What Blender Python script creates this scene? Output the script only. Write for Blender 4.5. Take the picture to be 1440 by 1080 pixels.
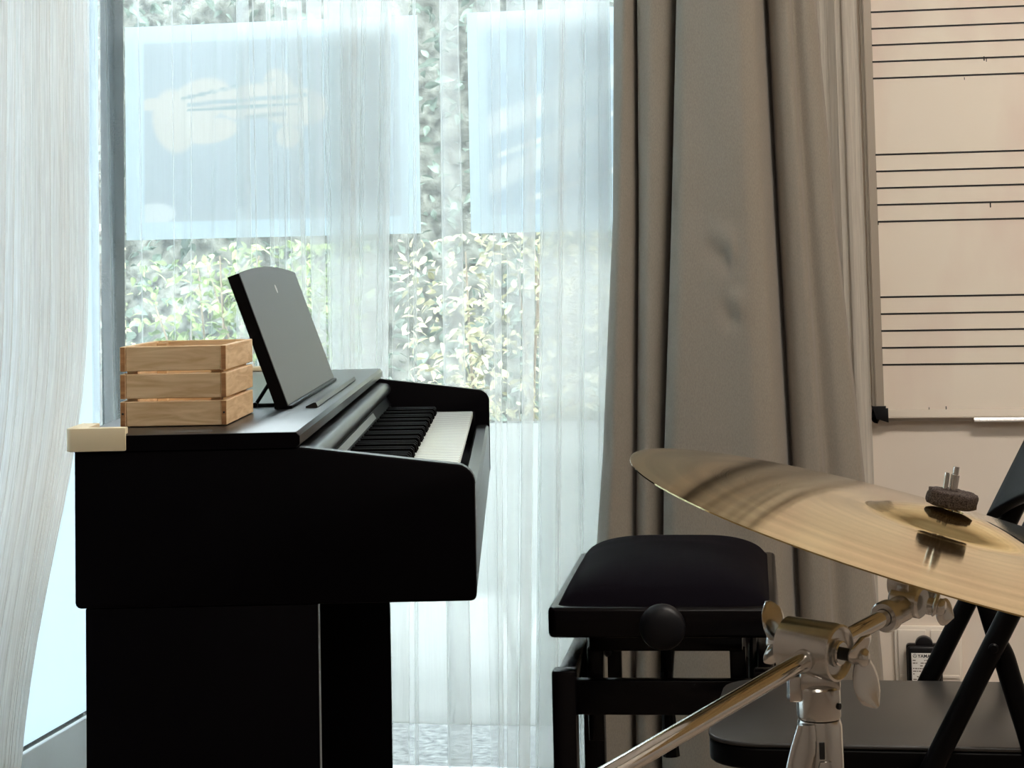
import bpy, bmesh, math, random
import numpy as np
from mathutils import Vector, Matrix, noise

# ------------------------------------------------------------------ scene, camera, light
S = bpy.context.scene
COL = S.collection
for o in list(bpy.data.objects):
    bpy.data.objects.remove(o)

YAW, PITCH, ROLL, FPX, CY = 0.0014, .0711, -.0206, 2845., 176.
fwd = Vector((math.sin(YAW)*math.cos(PITCH), math.cos(YAW)*math.cos(PITCH), math.sin(PITCH)))
rgt = Vector((math.cos(YAW), -math.sin(YAW), 0)); upv = rgt.cross(fwd)
r2 = math.cos(ROLL)*rgt + math.sin(ROLL)*upv
u2 = -math.sin(ROLL)*rgt + math.cos(ROLL)*upv
cam = bpy.data.cameras.new('camera'); cam_o = bpy.data.objects.new('camera', cam); COL.objects.link(cam_o)
M = Matrix(((r2.x, u2.x, -fwd.x, 0), (r2.y, u2.y, -fwd.y, 0), (r2.z, u2.z, -fwd.z, .99), (0, 0, 0, 1)))
cam_o.matrix_world = M
cam.sensor_fit = 'HORIZONTAL'; cam.sensor_width = 36; cam.lens = 36*FPX/1440
cam.shift_y = -(540-CY)/1440
cam.clip_start = .05; cam.clip_end = 200
cam.dof.use_dof = False
S.camera = cam_o

S.view_settings.view_transform = 'Standard'; S.view_settings.look = 'None'
S.view_settings.gamma = 1; S.view_settings.use_curve_mapping = False
S.view_settings.exposure = 0.35
S.cycles.transparent_max_bounces = 48; S.cycles.max_bounces = 20; S.cycles.diffuse_bounces = 8; S.cycles.transmission_bounces = 16

w = bpy.data.worlds.new('sky'); S.world = w; w.use_nodes = True
nt = w.node_tree
bgn = nt.nodes['Background']
sky = nt.nodes.new('ShaderNodeTexSky'); sky.sky_type = 'NISHITA'; sky.sun_disc = False
sky.sun_elevation = math.radians(58); sky.sun_rotation = math.radians(150)
sky.air_density = 1.2; sky.dust_density = 2.5
hs = nt.nodes.new('ShaderNodeHueSaturation'); hs.inputs['Saturation'].default_value = .12
nt.links.new(sky.outputs[0], hs.inputs['Color']); nt.links.new(hs.outputs[0], bgn.inputs[0])
bgn.inputs[1].default_value = 2.55

sl = bpy.data.lights.new('sun', 'SUN'); sl.energy = 6.0; sl.angle = math.radians(.6); sl.color = (1, .98, .95)
so = bpy.data.objects.new('sun', sl); COL.objects.link(so)
so.rotation_euler = Vector((-.62, .40, -1.15)).to_track_quat('-Z', 'Y').to_euler()   # high, from the right, over the roof

# room axes: origin in the window corner, x along the window wall, +y outdoors
RZ = -.1741
R0 = Vector((-.762, 3.934, 0))
def W(s, d, z):
    c, sn = math.cos(RZ), math.sin(RZ)
    return Vector((R0.x + s*c + d*sn, R0.y + s*sn - d*c, z))
RM = Matrix.Translation(R0) @ Matrix.Rotation(RZ, 4, 'Z')

# ------------------------------------------------------------------ helpers
def srgb(r, g, b):
    f = lambda c: (c/255/12.92 if c/255 <= .04045 else ((c/255+.055)/1.055)**2.4)
    return (f(r), f(g), f(b), 1)

def mat(name, col=(.5, .5, .5, 1), rough=.5, metal=0., spec=.5, **kw):
    m = bpy.data.materials.new(name); m.use_nodes = True
    b = m.node_tree.nodes['Principled BSDF']
    b.inputs['Base Color'].default_value = col
    b.inputs['Roughness'].default_value = rough
    b.inputs['Metallic'].default_value = metal
    b.inputs['Specular IOR Level'].default_value = spec
    for k, v in kw.items():
        b.inputs[k.replace('_', ' ')].default_value = v
    return m

def nodes(m): return m.node_tree.nodes, m.node_tree.links, m.node_tree.nodes['Principled BSDF']

def add_noise(m, scale=(1, 1, 1), nscale=10., c0=None, c1=None, lo=.35, hi=.65, bump=0., bdist=.002, detail=4., rough=None, coord='Object'):
    N, L, b = nodes(m)
    tc = N.new('ShaderNodeTexCoord'); mp = N.new('ShaderNodeMapping'); mp.inputs['Scale'].default_value = scale
    n = N.new('ShaderNodeTexNoise'); n.inputs['Scale'].default_value = nscale; n.inputs['Detail'].default_value = detail
    L.new(tc.outputs[coord], mp.inputs[0]); L.new(mp.outputs[0], n.inputs['Vector'])
    if c0 is not None:
        r = N.new('ShaderNodeValToRGB'); r.color_ramp.elements[0].position = lo; r.color_ramp.elements[1].position = hi
        r.color_ramp.elements[0].color = c0; r.color_ramp.elements[1].color = c1
        L.new(n.outputs['Fac'], r.inputs[0]); L.new(r.outputs[0], b.inputs['Base Color'])
    if rough:
        mr = N.new('ShaderNodeMapRange'); mr.inputs[3].default_value = rough[0]; mr.inputs[4].default_value = rough[1]
        L.new(n.outputs['Fac'], mr.inputs[0]); L.new(mr.outputs[0], b.inputs['Roughness'])
    if bump:
        bp = N.new('ShaderNodeBump'); bp.inputs['Strength'].default_value = bump; bp.inputs['Distance'].default_value = bdist
        L.new(n.outputs['Fac'], bp.inputs['Height'])
        prev = b.inputs['Normal'].links
        if prev: L.new(prev[0].from_socket, bp.inputs['Normal'])
        L.new(bp.outputs[0], b.inputs['Normal'])
    return m

def link(name, me, m=None, parent=None, loc=None, rot=None):
    o = bpy.data.objects.new(name, me); COL.objects.link(o)
    if m is not None and me is not None and not me.materials: me.materials.append(m)
    if parent is not None: o.parent = parent
    if loc is not None: o.location = loc
    if rot is not None: o.rotation_euler = rot
    return o

def bm_mesh(bm, name, smooth=None):
    bmesh.ops.recalc_face_normals(bm, faces=bm.faces[:])
    me = bpy.data.meshes.new(name); bm.to_mesh(me); bm.free()
    if smooth is not None:
        if smooth >= 3.1:
            for p in me.polygons: p.use_smooth = True
        else:
            for p in me.polygons: p.use_smooth = True
            me.set_sharp_from_angle(angle=smooth)
    return me

def obj(name, bm, m, parent=None, smooth=.6, loc=None, rot=None):
    return link(name, bm_mesh(bm, name, smooth), m, parent, loc, rot)

def merge(dst, src, mtx=None):
    if mtx is not None: bmesh.ops.transform(src, matrix=mtx, verts=src.verts[:])
    me = bpy.data.meshes.new('tmp'); src.to_mesh(me); src.free(); dst.from_mesh(me); bpy.data.meshes.remove(me)

def box(lo, hi, bev=0., seg=2, bm=None, mtx=None):
    b = bmesh.new()
    r = bmesh.ops.create_cube(b, size=1)
    lo = Vector(lo); hi = Vector(hi)
    for v in b.verts:
        v.co = Vector((lo[i] + (v.co[i]+.5)*(hi[i]-lo[i]) for i in range(3)))
    if bev: bmesh.ops.bevel(b, geom=b.edges[:], offset=bev, segments=seg, profile=.5, affect='EDGES')
    if bm is None:
        if mtx is not None: bmesh.ops.transform(b, matrix=mtx, verts=b.verts[:])
        return b
    merge(bm, b, mtx); return bm

def extrude_poly(pts, axis, a, b_, bev=0., bm=None, seg=2):
    """pts 2D; axis 'y': (x,z) extruded from y=a..b ; 'z': (x,y) ; 'x': (y,z)"""
    m = bmesh.new()
    def P(p, t):
        return {'y': (p[0], t, p[1]), 'z': (p[0], p[1], t), 'x': (t, p[0], p[1])}[axis]
    A = [m.verts.new(P(p, a)) for p in pts]; B = [m.verts.new(P(p, b_)) for p in pts]
    n = len(pts)
    fa = m.faces.new(A); fb = m.faces.new(B[::-1])
    for i in range(n): m.faces.new((A[i], B[i], B[(i+1) % n], A[(i+1) % n]))
    bmesh.ops.recalc_face_normals(m, faces=m.faces[:])
    if bev:
        es = [e for e in m.edges if any(f in (fa, fb) for f in e.link_faces)]
        bmesh.ops.bevel(m, geom=es, offset=bev, segments=seg, profile=.5, affect='EDGES')
    if bm is None: return m
    merge(bm, m); return bm

def frame_of(d):
    d = Vector(d).normalized()
    a = Vector((0, 0, 1)) if abs(d.z) < .9 else Vector((1, 0, 0))
    x = d.cross(a).normalized(); y = d.cross(x).normalized()
    return x, y, d

def tube(pts, rad, seg=16, bm=None, cap=True):
    """tube through points (parallel transport); rad a number or a list"""
    m = bmesh.new() if bm is None else bm
    pts = [Vector(p) for p in pts]; n = len(pts)
    if not hasattr(rad, '__len__'): rad = [rad]*n
    tang = []
    for i in range(n):
        t = (pts[min(i+1, n-1)] - pts[max(i-1, 0)])
        tang.append(t.normalized() if t.length > 1e-9 else Vector((0, 0, 1)))
    x, y, _ = frame_of(tang[0])
    rings = []
    for i in range(n):
        x = (x - tang[i]*x.dot(tang[i])).normalized(); y = tang[i].cross(x)
        rings.append([m.verts.new(pts[i] + rad[i]*(math.cos(2*math.pi*k/seg)*x + math.sin(2*math.pi*k/seg)*y)) for k in range(seg)])
    for i in range(n-1):
        for k in range(seg):
            m.faces.new((rings[i][k], rings[i][(k+1) % seg], rings[i+1][(k+1) % seg], rings[i+1][k]))
    if cap:
        m.faces.new(rings[0][::-1]); m.faces.new(rings[-1])
    return m

def lathe(prof, axis_o, axis_d, seg=32, bm=None):
    """prof [(t along axis, r)]; closed when r = 0 at the ends"""
    m = bmesh.new() if bm is None else bm
    x, y, d = frame_of(axis_d); o = Vector(axis_o)
    rings = []
    for t, r in prof:
        if r < 1e-6: rings.append([m.verts.new(o + d*t)])
        else: rings.append([m.verts.new(o + d*t + r*(math.cos(2*math.pi*k/seg)*x + math.sin(2*math.pi*k/seg)*y)) for k in range(seg)])
    for a, b in zip(rings[:-1], rings[1:]):
        for k in range(seg):
            k2 = (k+1) % seg
            if len(a) == 1 and len(b) == 1: continue
            if len(a) == 1: m.faces.new((a[0], b[k2], b[k]))
            elif len(b) == 1: m.faces.new((a[k], a[k2], b[0]))
            else: m.faces.new((a[k], a[k2], b[k2], b[k]))
    return m

def smooth_path(pts, n=8, it=3):
    p = [Vector(q) for q in pts]
    for _ in range(it):
        q = [p[0]]
        for a, b in zip(p[:-1], p[1:]):
            q += [a*.75+b*.25, a*.25+b*.75]
        q.append(p[-1]); p = q
    return p

def empty(name, loc=(0, 0, 0), rz=0., label=None, cat=None, group=None):
    o = bpy.data.objects.new(name, None); COL.objects.link(o); o.location = loc; o.rotation_euler = (0, 0, rz)
    o.empty_display_size = .1
    return tag(o, label, cat, group)

def tag(o, label=None, cat=None, group=None, kind=None):
    if label: o['label'] = label
    if cat: o['category'] = cat
    if group: o['group'] = group
    if kind: o['kind'] = kind
    return o

def struct(name, bm, m, parent=None, smooth=None):
    o = obj(name, bm, m, parent, smooth)
    if parent is None:
        o.matrix_world = RM
        o['kind'] = 'structure'
    return o

def grid(P, name, m, parent=None, uv=None, smooth=True):
    """P array [rows, cols, 3]"""
    P = np.asarray(P, float); R_, C_ = P.shape[:2]
    v = P.reshape(-1, 3)
    idx = np.arange(R_*C_).reshape(R_, C_)
    f = np.stack([idx[:-1, :-1], idx[:-1, 1:], idx[1:, 1:], idx[1:, :-1]], -1).reshape(-1, 4)
    me = bpy.data.meshes.new(name); me.from_pydata(v.tolist(), [], f.tolist())
    if smooth:
        me.polygons.foreach_set('use_smooth', [True]*len(me.polygons))
    if uv is not None:
        l = me.uv_layers.new(name='UVMap'); U = np.asarray(uv, float).reshape(-1, 2)
        li = np.zeros(len(me.loops), int); me.loops.foreach_get('vertex_index', li)
        l.data.foreach_set('uv', U[li].ravel())
    me.update()
    return link(name, me, m, parent)

rnd = random.Random(7)

# ------------------------------------------------------------------ materials
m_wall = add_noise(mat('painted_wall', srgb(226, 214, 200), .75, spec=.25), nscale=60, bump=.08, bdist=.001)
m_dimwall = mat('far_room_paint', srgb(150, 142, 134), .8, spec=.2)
m_ceil = mat('ceiling_paint', srgb(232, 228, 222), .85, spec=.2)
m_floor = add_noise(mat('wood_floor', srgb(120, 108, 96), .45), scale=(1, 14, 1), nscale=3, c0=srgb(98, 86, 76), c1=srgb(140, 126, 112))
m_post = add_noise(mat('dark_grey_post', srgb(70, 78, 80), .7, spec=.1), nscale=500, c0=srgb(46, 54, 56), c1=srgb(92, 102, 102), lo=.45, hi=.55, detail=0)
m_frame = mat('white_aluminium_frame', srgb(215, 222, 224), .4)

def glass_mat():
    m = bpy.data.materials.new('window_glass'); m.use_nodes = True
    N, L = m.node_tree.nodes, m.node_tree.links; N.clear()
    out = N.new('ShaderNodeOutputMaterial'); mx = N.new('ShaderNodeMixShader'); tr = N.new('ShaderNodeBsdfTransparent')
    gl = N.new('ShaderNodeBsdfGlossy'); gl.inputs['Roughness'].default_value = .02
    fr = N.new('ShaderNodeFresnel'); fr.inputs['IOR'].default_value = 1.5
    tr.inputs[0].default_value = (.88, .93, .93, 1)
    L.new(fr.outputs[0], mx.inputs[0]); L.new(tr.outputs[0], mx.inputs[1]); L.new(gl.outputs[0], mx.inputs[2]); L.new(mx.outputs[0], out.inputs[0])
    return m
m_glass = glass_mat()

def translucent(name, col, t=.6, thru=0., coln=None):
    """paper / film: diffuse + translucent, optionally a little straight-through light"""
    m = bpy.data.materials.new(name); m.use_nodes = True
    N, L = m.node_tree.nodes, m.node_tree.links; N.clear()
    out = N.new('ShaderNodeOutputMaterial'); a = N.new('ShaderNodeMixShader'); d = N.new('ShaderNodeBsdfDiffuse'); tr = N.new('ShaderNodeBsdfTranslucent')
    a.inputs[0].default_value = t
    d.inputs[0].default_value = col; tr.inputs[0].default_value = col
    L.new(d.outputs[0], a.inputs[1]); L.new(tr.outputs[0], a.inputs[2])
    if coln:
        c = N.new('ShaderNodeVertexColor'); c.layer_name = coln
        L.new(c.outputs[0], d.inputs[0]); L.new(c.outputs[0], tr.inputs[0])
    last = a
    if thru:
        b = N.new('ShaderNodeMixShader'); tp = N.new('ShaderNodeBsdfTransparent'); b.inputs[0].default_value = thru
        L.new(a.outputs[0], b.inputs[1]); L.new(tp.outputs[0], b.inputs[2]); last = b
    L.new(last.outputs[0], out.inputs[0])
    return m
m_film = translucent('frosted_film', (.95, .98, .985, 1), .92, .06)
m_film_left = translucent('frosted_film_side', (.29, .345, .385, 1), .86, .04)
m_poster = translucent('poster_paper', (.8, .85, .88, 1), .85, 0, 'print')

def sheer_mat(name, col, base, tmix=.5):
    """thin woven voile: opacity rises where the cloth is seen edge-on, slubby yarn streaks run down it"""
    m = bpy.data.materials.new(name); m.use_nodes = True
    N, L = m.node_tree.nodes, m.node_tree.links; N.clear()
    out = N.new('ShaderNodeOutputMaterial')
    d = N.new('ShaderNodeBsdfDiffuse'); t = N.new('ShaderNodeBsdfTranslucent'); a = N.new('ShaderNodeMixShader')
    d.inputs[0].default_value = col; t.inputs[0].default_value = col; a.inputs[0].default_value = tmix
    L.new(d.outputs[0], a.inputs[1]); L.new(t.outputs[0], a.inputs[2])
    tp = N.new('ShaderNodeBsdfTransparent'); mx = N.new('ShaderNodeMixShader')
    lw = N.new('ShaderNodeLayerWeight'); lw.inputs[0].default_value = .5
    uv = N.new('ShaderNodeUVMap'); mp = N.new('ShaderNodeMapping'); mp.inputs['Scale'].default_value = (520, 9, 1)
    ns = N.new('ShaderNodeTexNoise'); ns.inputs['Scale'].default_value = 1; ns.inputs['Detail'].default_value = 3
    L.new(uv.outputs[0], mp.inputs[0]); L.new(mp.outputs[0], ns.inputs['Vector'])
    # opacity = 1-(1-base)^(1/cos)
    cosn = N.new('ShaderNodeMath'); cosn.operation = 'SUBTRACT'; cosn.inputs[0].default_value = 1.02; L.new(lw.outputs['Facing'], cosn.inputs[1])
    inv = N.new('ShaderNodeMath'); inv.operation = 'DIVIDE'; inv.inputs[0].default_value = 1; L.new(cosn.outputs[0], inv.inputs[1])
    bs = N.new('ShaderNodeMapRange'); bs.inputs[1].default_value = .3; bs.inputs[2].default_value = .7
    bs.inputs[3].default_value = 1-base*.86; bs.inputs[4].default_value = 1-base*1.16; L.new(ns.outputs['Fac'], bs.inputs[0])
    pw = N.new('ShaderNodeMath'); pw.operation = 'POWER'; L.new(bs.outputs[0], pw.inputs[0]); L.new(inv.outputs[0], pw.inputs[1])
    L.new(pw.outputs[0], mx.inputs[0]); L.new(a.outputs[0], mx.inputs[1]); L.new(tp.outputs[0], mx.inputs[2])
    L.new(mx.outputs[0], out.inputs[0])
    return m
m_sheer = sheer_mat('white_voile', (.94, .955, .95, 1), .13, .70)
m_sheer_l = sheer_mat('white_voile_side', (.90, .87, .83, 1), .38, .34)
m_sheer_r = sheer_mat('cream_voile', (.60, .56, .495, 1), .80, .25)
m_curtain = add_noise(mat('taupe_curtain', srgb(140, 131, 120), .85, spec=.15, Sheen_Weight=.15), scale=(1, 1, .25), nscale=900, c0=srgb(136, 128, 117), c1=srgb(147, 138, 126), bump=.08, bdist=.0006, detail=2)

m_black = add_noise(mat('black_wood_veneer', (.0012, .0008, .0016, 1), .5, spec=.05), scale=(3, 1, 60), nscale=6, bump=.03, bdist=.001)
m_lid = add_noise(mat('black_satin_lid', (.006, .0062, .0066, 1), .28, spec=.6), scale=(80, 1, 1), nscale=5, bump=.02, bdist=.0006)
m_edge = mat('dark_panel_edge', (.012, .012, .013, 1), .32, spec=.5)
m_rest = add_noise(mat('charcoal_music_rest', (.09, .093, .096, 1), .40, spec=.6), nscale=800, bump=.03, bdist=.0004)
m_white_key = mat('white_key_plastic', srgb(224, 230, 226), .18)
m_black_key = mat('black_key_plastic', (.0014, .0013, .0016, 1), .6, spec=.02)
m_felt_red = mat('key_felt_strip', srgb(150, 120, 120), .9)
m_strip = mat('grey_control_strip', srgb(96, 102, 102), .3)
m_emblem = mat('pale_emblem', srgb(205, 205, 205), .4)
m_cream = add_noise(mat('cream_foam', srgb(226, 212, 178), .6, spec=.3), nscale=300, bump=.05, bdist=.0005)
m_metal_black = mat('black_painted_metal', (.0016, .0014, .0018, 1), .36, spec=.10)
m_plastic_black = mat('black_plastic', (.004, .004, .0055, 1), .42, spec=.28)
m_seat = add_noise(mat('black_seat_panel', (.030, .028, .026, 1), .36, spec=.5), nscale=700, bump=.03, bdist=.0003)
m_velvet = add_noise(mat('black_velvet_cushion', (.0022, .0014, .0034, 1), .85, spec=.06), nscale=40, bump=.1, bdist=.002)
m_bench = add_noise(mat('bench_black_lacquer', (.0016, .0011, .0016, 1), .26, spec=.18), nscale=5, bump=.01)
m_chrome = mat('chrome', (.78, .76, .73, 1), .08, 1.)
m_steel = add_noise(mat('satin_nickel', (.64, .62, .59, 1), .22, 1.), nscale=60, rough=(.18, .26))
m_rod_dark = mat('dark_thread', (.02, .02, .02, 1), .5, .5)
m_felt = add_noise(mat('grey_felt', srgb(84, 74, 70), .95, spec=.1), nscale=900, c0=srgb(40, 34, 32), c1=srgb(88, 78, 73), bump=.6, bdist=.001)
m_alu = mat('aluminium', srgb(168, 158, 145), .45, .35)
m_board = add_noise(mat('whiteboard_enamel', srgb(232, 219, 203), .4, spec=.3), nscale=3, scale=(1.6, 1, .7), c0=srgb(224, 203, 190), c1=srgb(234, 222, 206), lo=.30, hi=.52)
m_ink = mat('black_line_tape', (.008, .008, .008, 1), .5)
m_outlet = mat('white_outlet_plastic', srgb(228, 218, 205), .35)
m_label = mat('white_label', srgb(232, 230, 225), .6)
m_ink2 = mat('label_ink', (.02, .02, .02, 1), .7)

def wood_mat(name, c0, c1):
    m = mat(name, c0, .6, spec=.25)
    N, L, b = nodes(m)
    tc = N.new('ShaderNodeTexCoord'); mp = N.new('ShaderNodeMapping'); mp.inputs['Scale'].default_value = (14, 14, 120)
    oi = N.new('ShaderNodeObjectInfo'); ad = N.new('ShaderNodeVectorMath'); ad.operation = 'ADD'
    n = N.new('ShaderNodeTexNoise'); n.inputs['Scale'].default_value = 1; n.inputs['Detail'].default_value = 5; n.inputs['Distortion'].default_value = 1.2
    ramp = N.new('ShaderNodeValToRGB'); ramp.color_ramp.elements[0].position = .3; ramp.color_ramp.elements[1].position = .68
    ramp.color_ramp.elements[0].color = c0; ramp.color_ramp.elements[1].color = c1
    sc = N.new('ShaderNodeVectorMath'); sc.operation = 'SCALE'; sc.inputs[3].default_value = 30
    cb = N.new('ShaderNodeCombineXYZ')
    for k in range(3): L.new(oi.outputs['Random'], cb.inputs[k])
    L.new(cb.outputs[0], sc.inputs[0])
    L.new(tc.outputs['Object'], mp.inputs[0]); L.new(mp.outputs[0], ad.inputs[0]); L.new(sc.outputs[0], ad.inputs[1])
    L.new(ad.outputs[0], n.inputs['Vector']); L.new(n.outputs['Fac'], ramp.inputs[0]); L.new(ramp.outputs[0], b.inputs['Base Color'])
    return m
m_pine = wood_mat('pine_wood', srgb(196, 162, 120), srgb(226, 198, 158))
m_pine_end = wood_mat('pine_end_grain', srgb(140, 96, 60), srgb(178, 132, 88))

def leaf_mat(name, c0, c1, tr=.35):
    m = bpy.data.materials.new(name); m.use_nodes = True
    N, L = m.node_tree.nodes, m.node_tree.links; N.clear()
    out = N.new('ShaderNodeOutputMaterial'); d = N.new('ShaderNodeBsdfDiffuse'); t = N.new('ShaderNodeBsdfTranslucent'); a = N.new('ShaderNodeMixShader')
    a.inputs[0].default_value = tr
    tc = N.new('ShaderNodeTexCoord'); n = N.new('ShaderNodeTexNoise'); n.inputs['Scale'].default_value = 18; n.inputs['Detail'].default_value = 2
    oi = N.new('ShaderNodeObjectInfo'); ad = N.new('ShaderNodeVectorMath'); ad.operation = 'ADD'
    r = N.new('ShaderNodeValToRGB'); r.color_ramp.elements[0].position = .35; r.color_ramp.elements[1].position = .62
    r.color_ramp.elements[0].color = c0; r.color_ramp.elements[1].color = c1
    L.new(tc.outputs['Object'], ad.inputs[0]); L.new(oi.outputs['Location'], ad.inputs[1])
    L.new(ad.outputs[0], n.inputs['Vector']); L.new(n.outputs['Fac'], r.inputs[0])
    L.new(r.outputs[0], d.inputs[0]); L.new(r.outputs[0], t.inputs[0])
    L.new(d.outputs[0], a.inputs[1]); L.new(t.outputs[0], a.inputs[2]); L.new(a.outputs[0], out.inputs[0])
    return m
m_leaf_pale = leaf_mat('variegated_leaf', srgb(112, 112, 88), srgb(196, 191, 164))
m_leaf_green = leaf_mat('green_leaf', srgb(78, 92, 66), srgb(150, 164, 120))
m_leaf_dark = leaf_mat('hedge_leaf', srgb(60, 70, 64), srgb(108, 120, 112))
m_twig = mat('twig_bark', srgb(120, 108, 96), .8)
m_hedge_core = add_noise(mat('hedge_core', srgb(60, 70, 64), .95, spec=.1), nscale=25, c0=srgb(52, 54, 52), c1=srgb(104, 106, 100), bump=.6, bdist=.03)
m_pave = add_noise(mat('pale_paving', srgb(212, 216, 218), .8), nscale=8, c0=srgb(206, 210, 213), c1=srgb(222, 226, 228))
m_ground_shade = add_noise(mat('shaded_ground', srgb(92, 96, 96), .9), nscale=60, c0=srgb(66, 70, 72), c1=srgb(112, 116, 116), bump=.5, bdist=.01)

def brass_mat():
    m = mat('bronze_cymbal', srgb(214, 176, 112), .2, 1.)
    N, L, b = nodes(m)
    tc = N.new('ShaderNodeTexCoord')
    ln = N.new('ShaderNodeVectorMath'); ln.operation = 'LENGTH'
    mp = N.new('ShaderNodeMapping'); mp.inputs['Scale'].default_value = (1, 1, 0)
    L.new(tc.outputs['Object'], mp.inputs[0]); L.new(mp.outputs[0], ln.inputs[0])
    mul = N.new('ShaderNodeMath'); mul.operation = 'MULTIPLY'; mul.inputs[1].default_value = 900; L.new(ln.outputs['Value'], mul.inputs[0])
    n1 = N.new('ShaderNodeTexNoise'); n1.noise_dimensions = '1D'; n1.inputs['Scale'].default_value = 1; n1.inputs['Detail'].default_value = 3
    L.new(mul.outputs[0], n1.inputs['W'])
    bp = N.new('ShaderNodeBump'); bp.inputs['Strength'].default_value = .06; bp.inputs['Distance'].default_value = .0004
    L.new(n1.outputs['Fac'], bp.inputs['Height']); L.new(bp.outputs[0], b.inputs['Normal'])
    n2 = N.new('ShaderNodeTexNoise'); n2.inputs['Scale'].default_value = 9; n2.inputs['Detail'].default_value = 5
    L.new(tc.outputs['Object'], n2.inputs['Vector'])
    r = N.new('ShaderNodeValToRGB'); r.color_ramp.elements[0].position = .3; r.color_ramp.elements[1].position = .7
    r.color_ramp.elements[0].color = srgb(200, 178, 126); r.color_ramp.elements[1].color = srgb(228, 207, 154)
    mul3 = N.new('ShaderNodeMath'); mul3.operation = 'MULTIPLY'; mul3.inputs[1].default_value = 70; L.new(ln.outputs['Value'], mul3.inputs[0])
    n3 = N.new('ShaderNodeTexNoise'); n3.noise_dimensions = '1D'; n3.inputs['Scale'].default_value = 1; n3.inputs['Detail'].default_value = 5; L.new(mul3.outputs[0], n3.inputs['W'])
    av = N.new('ShaderNodeMath'); av.operation = 'MULTIPLY_ADD'; av.inputs[1].default_value = .9; L.new(n3.outputs['Fac'], av.inputs[0])
    hf = N.new('ShaderNodeMath'); hf.operation = 'MULTIPLY_ADD'; hf.inputs[1].default_value = .6; hf.inputs[2].default_value = -.25; L.new(n2.outputs['Fac'], hf.inputs[0]); L.new(hf.outputs[0], av.inputs[2])
    L.new(av.outputs[0], r.inputs[0]); L.new(r.outputs[0], b.inputs['Base Color'])
    mr = N.new('ShaderNodeMapRange'); mr.inputs[3].default_value = .035; mr.inputs[4].default_value = .085
    L.new(n2.outputs['Fac'], mr.inputs[0]); L.new(mr.outputs[0], b.inputs['Roughness'])
    return m
m_brass = brass_mat()

# ------------------------------------------------------------------ room shell (local room axes)
X1, Y0r, H = 3.4, -5.2, 2.6
struct('floor', box((-.25, Y0r-.1, -.06), (X1+.1, .2, 0)), m_floor)
struct('ceiling', box((-.25, Y0r-.1, H), (X1+.1, .2, H+.15)), m_ceil)
bm = bmesh.new()
box((1.31, 0, 0), (X1+.1, .16, H), bm=bm)
box((-.03, 0, 2.42), (1.31, .16, H), bm=bm)
struct('wall_back', bm, m_wall)
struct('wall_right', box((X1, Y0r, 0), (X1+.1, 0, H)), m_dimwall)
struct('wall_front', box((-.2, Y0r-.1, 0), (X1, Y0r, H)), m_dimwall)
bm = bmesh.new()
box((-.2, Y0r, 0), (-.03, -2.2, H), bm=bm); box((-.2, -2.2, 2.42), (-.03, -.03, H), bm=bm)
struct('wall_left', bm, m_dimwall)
struct('trim_1', box((-.036, -.004, 0), (-.006, .05, 2.42), .003), m_post)
struct('baseboard_back', box((1.45, -.012, 0), (X1, 0, .07), .003), m_frame)

bm = bmesh.new()
for lo, hi in [((-.004, .02, 0), (1.31, .10, .05)), ((-.004, .02, 2.38), (1.31, .10, 2.42)), ((1.27, .02, .05), (1.31, .10, 2.38))]:
    box(lo, hi, .002, bm=bm)
w1 = struct('window_1', bm, m_frame)
obj('glass_pane', box((-.004, .040, .05), (1.27, .046, 2.38)), m_glass, w1, None)
f1 = grid([[(0, .0385, .142), (1.268, .0385, .142)], [(0, .0385, .702), (1.268, .0385, .702)]], 'privacy_film', m_film, w1, smooth=False)
obj('film_edge', box((.0, .0375, .701), (1.268, .0398, .7045)), m_frame, w1, None)
bm = bmesh.new()
for lo, hi in [((-.10, -2.2, 0), (-.032, -.006, .172)), ((-.10, -2.2, 2.38), (-.03, -.03, 2.42)), ((-.10, -2.2, .05), (-.03, -2.15, 2.38)), ((-.10, -1.13, .05), (-.03, -1.07, 2.38))]:
    box(lo, hi, .002, bm=bm)
w2 = struct('window_2', bm, m_frame)
obj('glass_pane', box((-.046, -2.15, .173), (-.040, -.004, 2.38)), m_glass, w2, None)
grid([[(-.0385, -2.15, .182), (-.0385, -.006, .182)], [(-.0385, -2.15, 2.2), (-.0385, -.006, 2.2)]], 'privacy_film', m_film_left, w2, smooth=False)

# ------------------------------------------------------------------ posters taped to the glass (backs towards the room)
def poster(name, s0, z0, wd, ht, fn, label, nx=148, nz=106):
    xs = np.linspace(0, 1, nx); zs = np.linspace(0, 1, nz)
    P = np.zeros((nz, nx, 3)); P[..., 0] = s0 + xs[None, :]*wd; P[..., 2] = z0 + zs[:, None]*ht; P[..., 1] = .0385 + .0004*np.sin(xs*9)[None, :]
    o = grid(P, name, m_poster, smooth=False)
    me = o.data
    ca = me.color_attributes.new('print', 'FLOAT_COLOR', 'POINT')
    XX, ZZ = np.meshgrid(xs, zs)
    c = fn(XX, ZZ)
    c = np.concatenate([c.reshape(-1, 3), np.ones((nx*nz, 1))], 1)
    ca.data.foreach_set('color', c.ravel())
    o.matrix_world = RM
    tag(o, label, 'poster', 'posters taped to the window')
    return o
def lin(c): return np.array(srgb(*c)[:3])
def ss(e0, e1, x):
    t = np.clip((x-e0)/(e1-e0), 0, 1); return t*t*(3-2*t)
def ell(X, Z, cx, cz, rx, rz, a=0, soft=.12):
    c, s = math.cos(a), math.sin(a); dx = (X-cx)*1.41; dz = Z-cz
    u = (dx*c+dz*s)/(rx*1.41); v = (-dx*s+dz*c)/rz
    return 1-ss(1-soft, 1+soft, np.sqrt(u*u+v*v))
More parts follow.
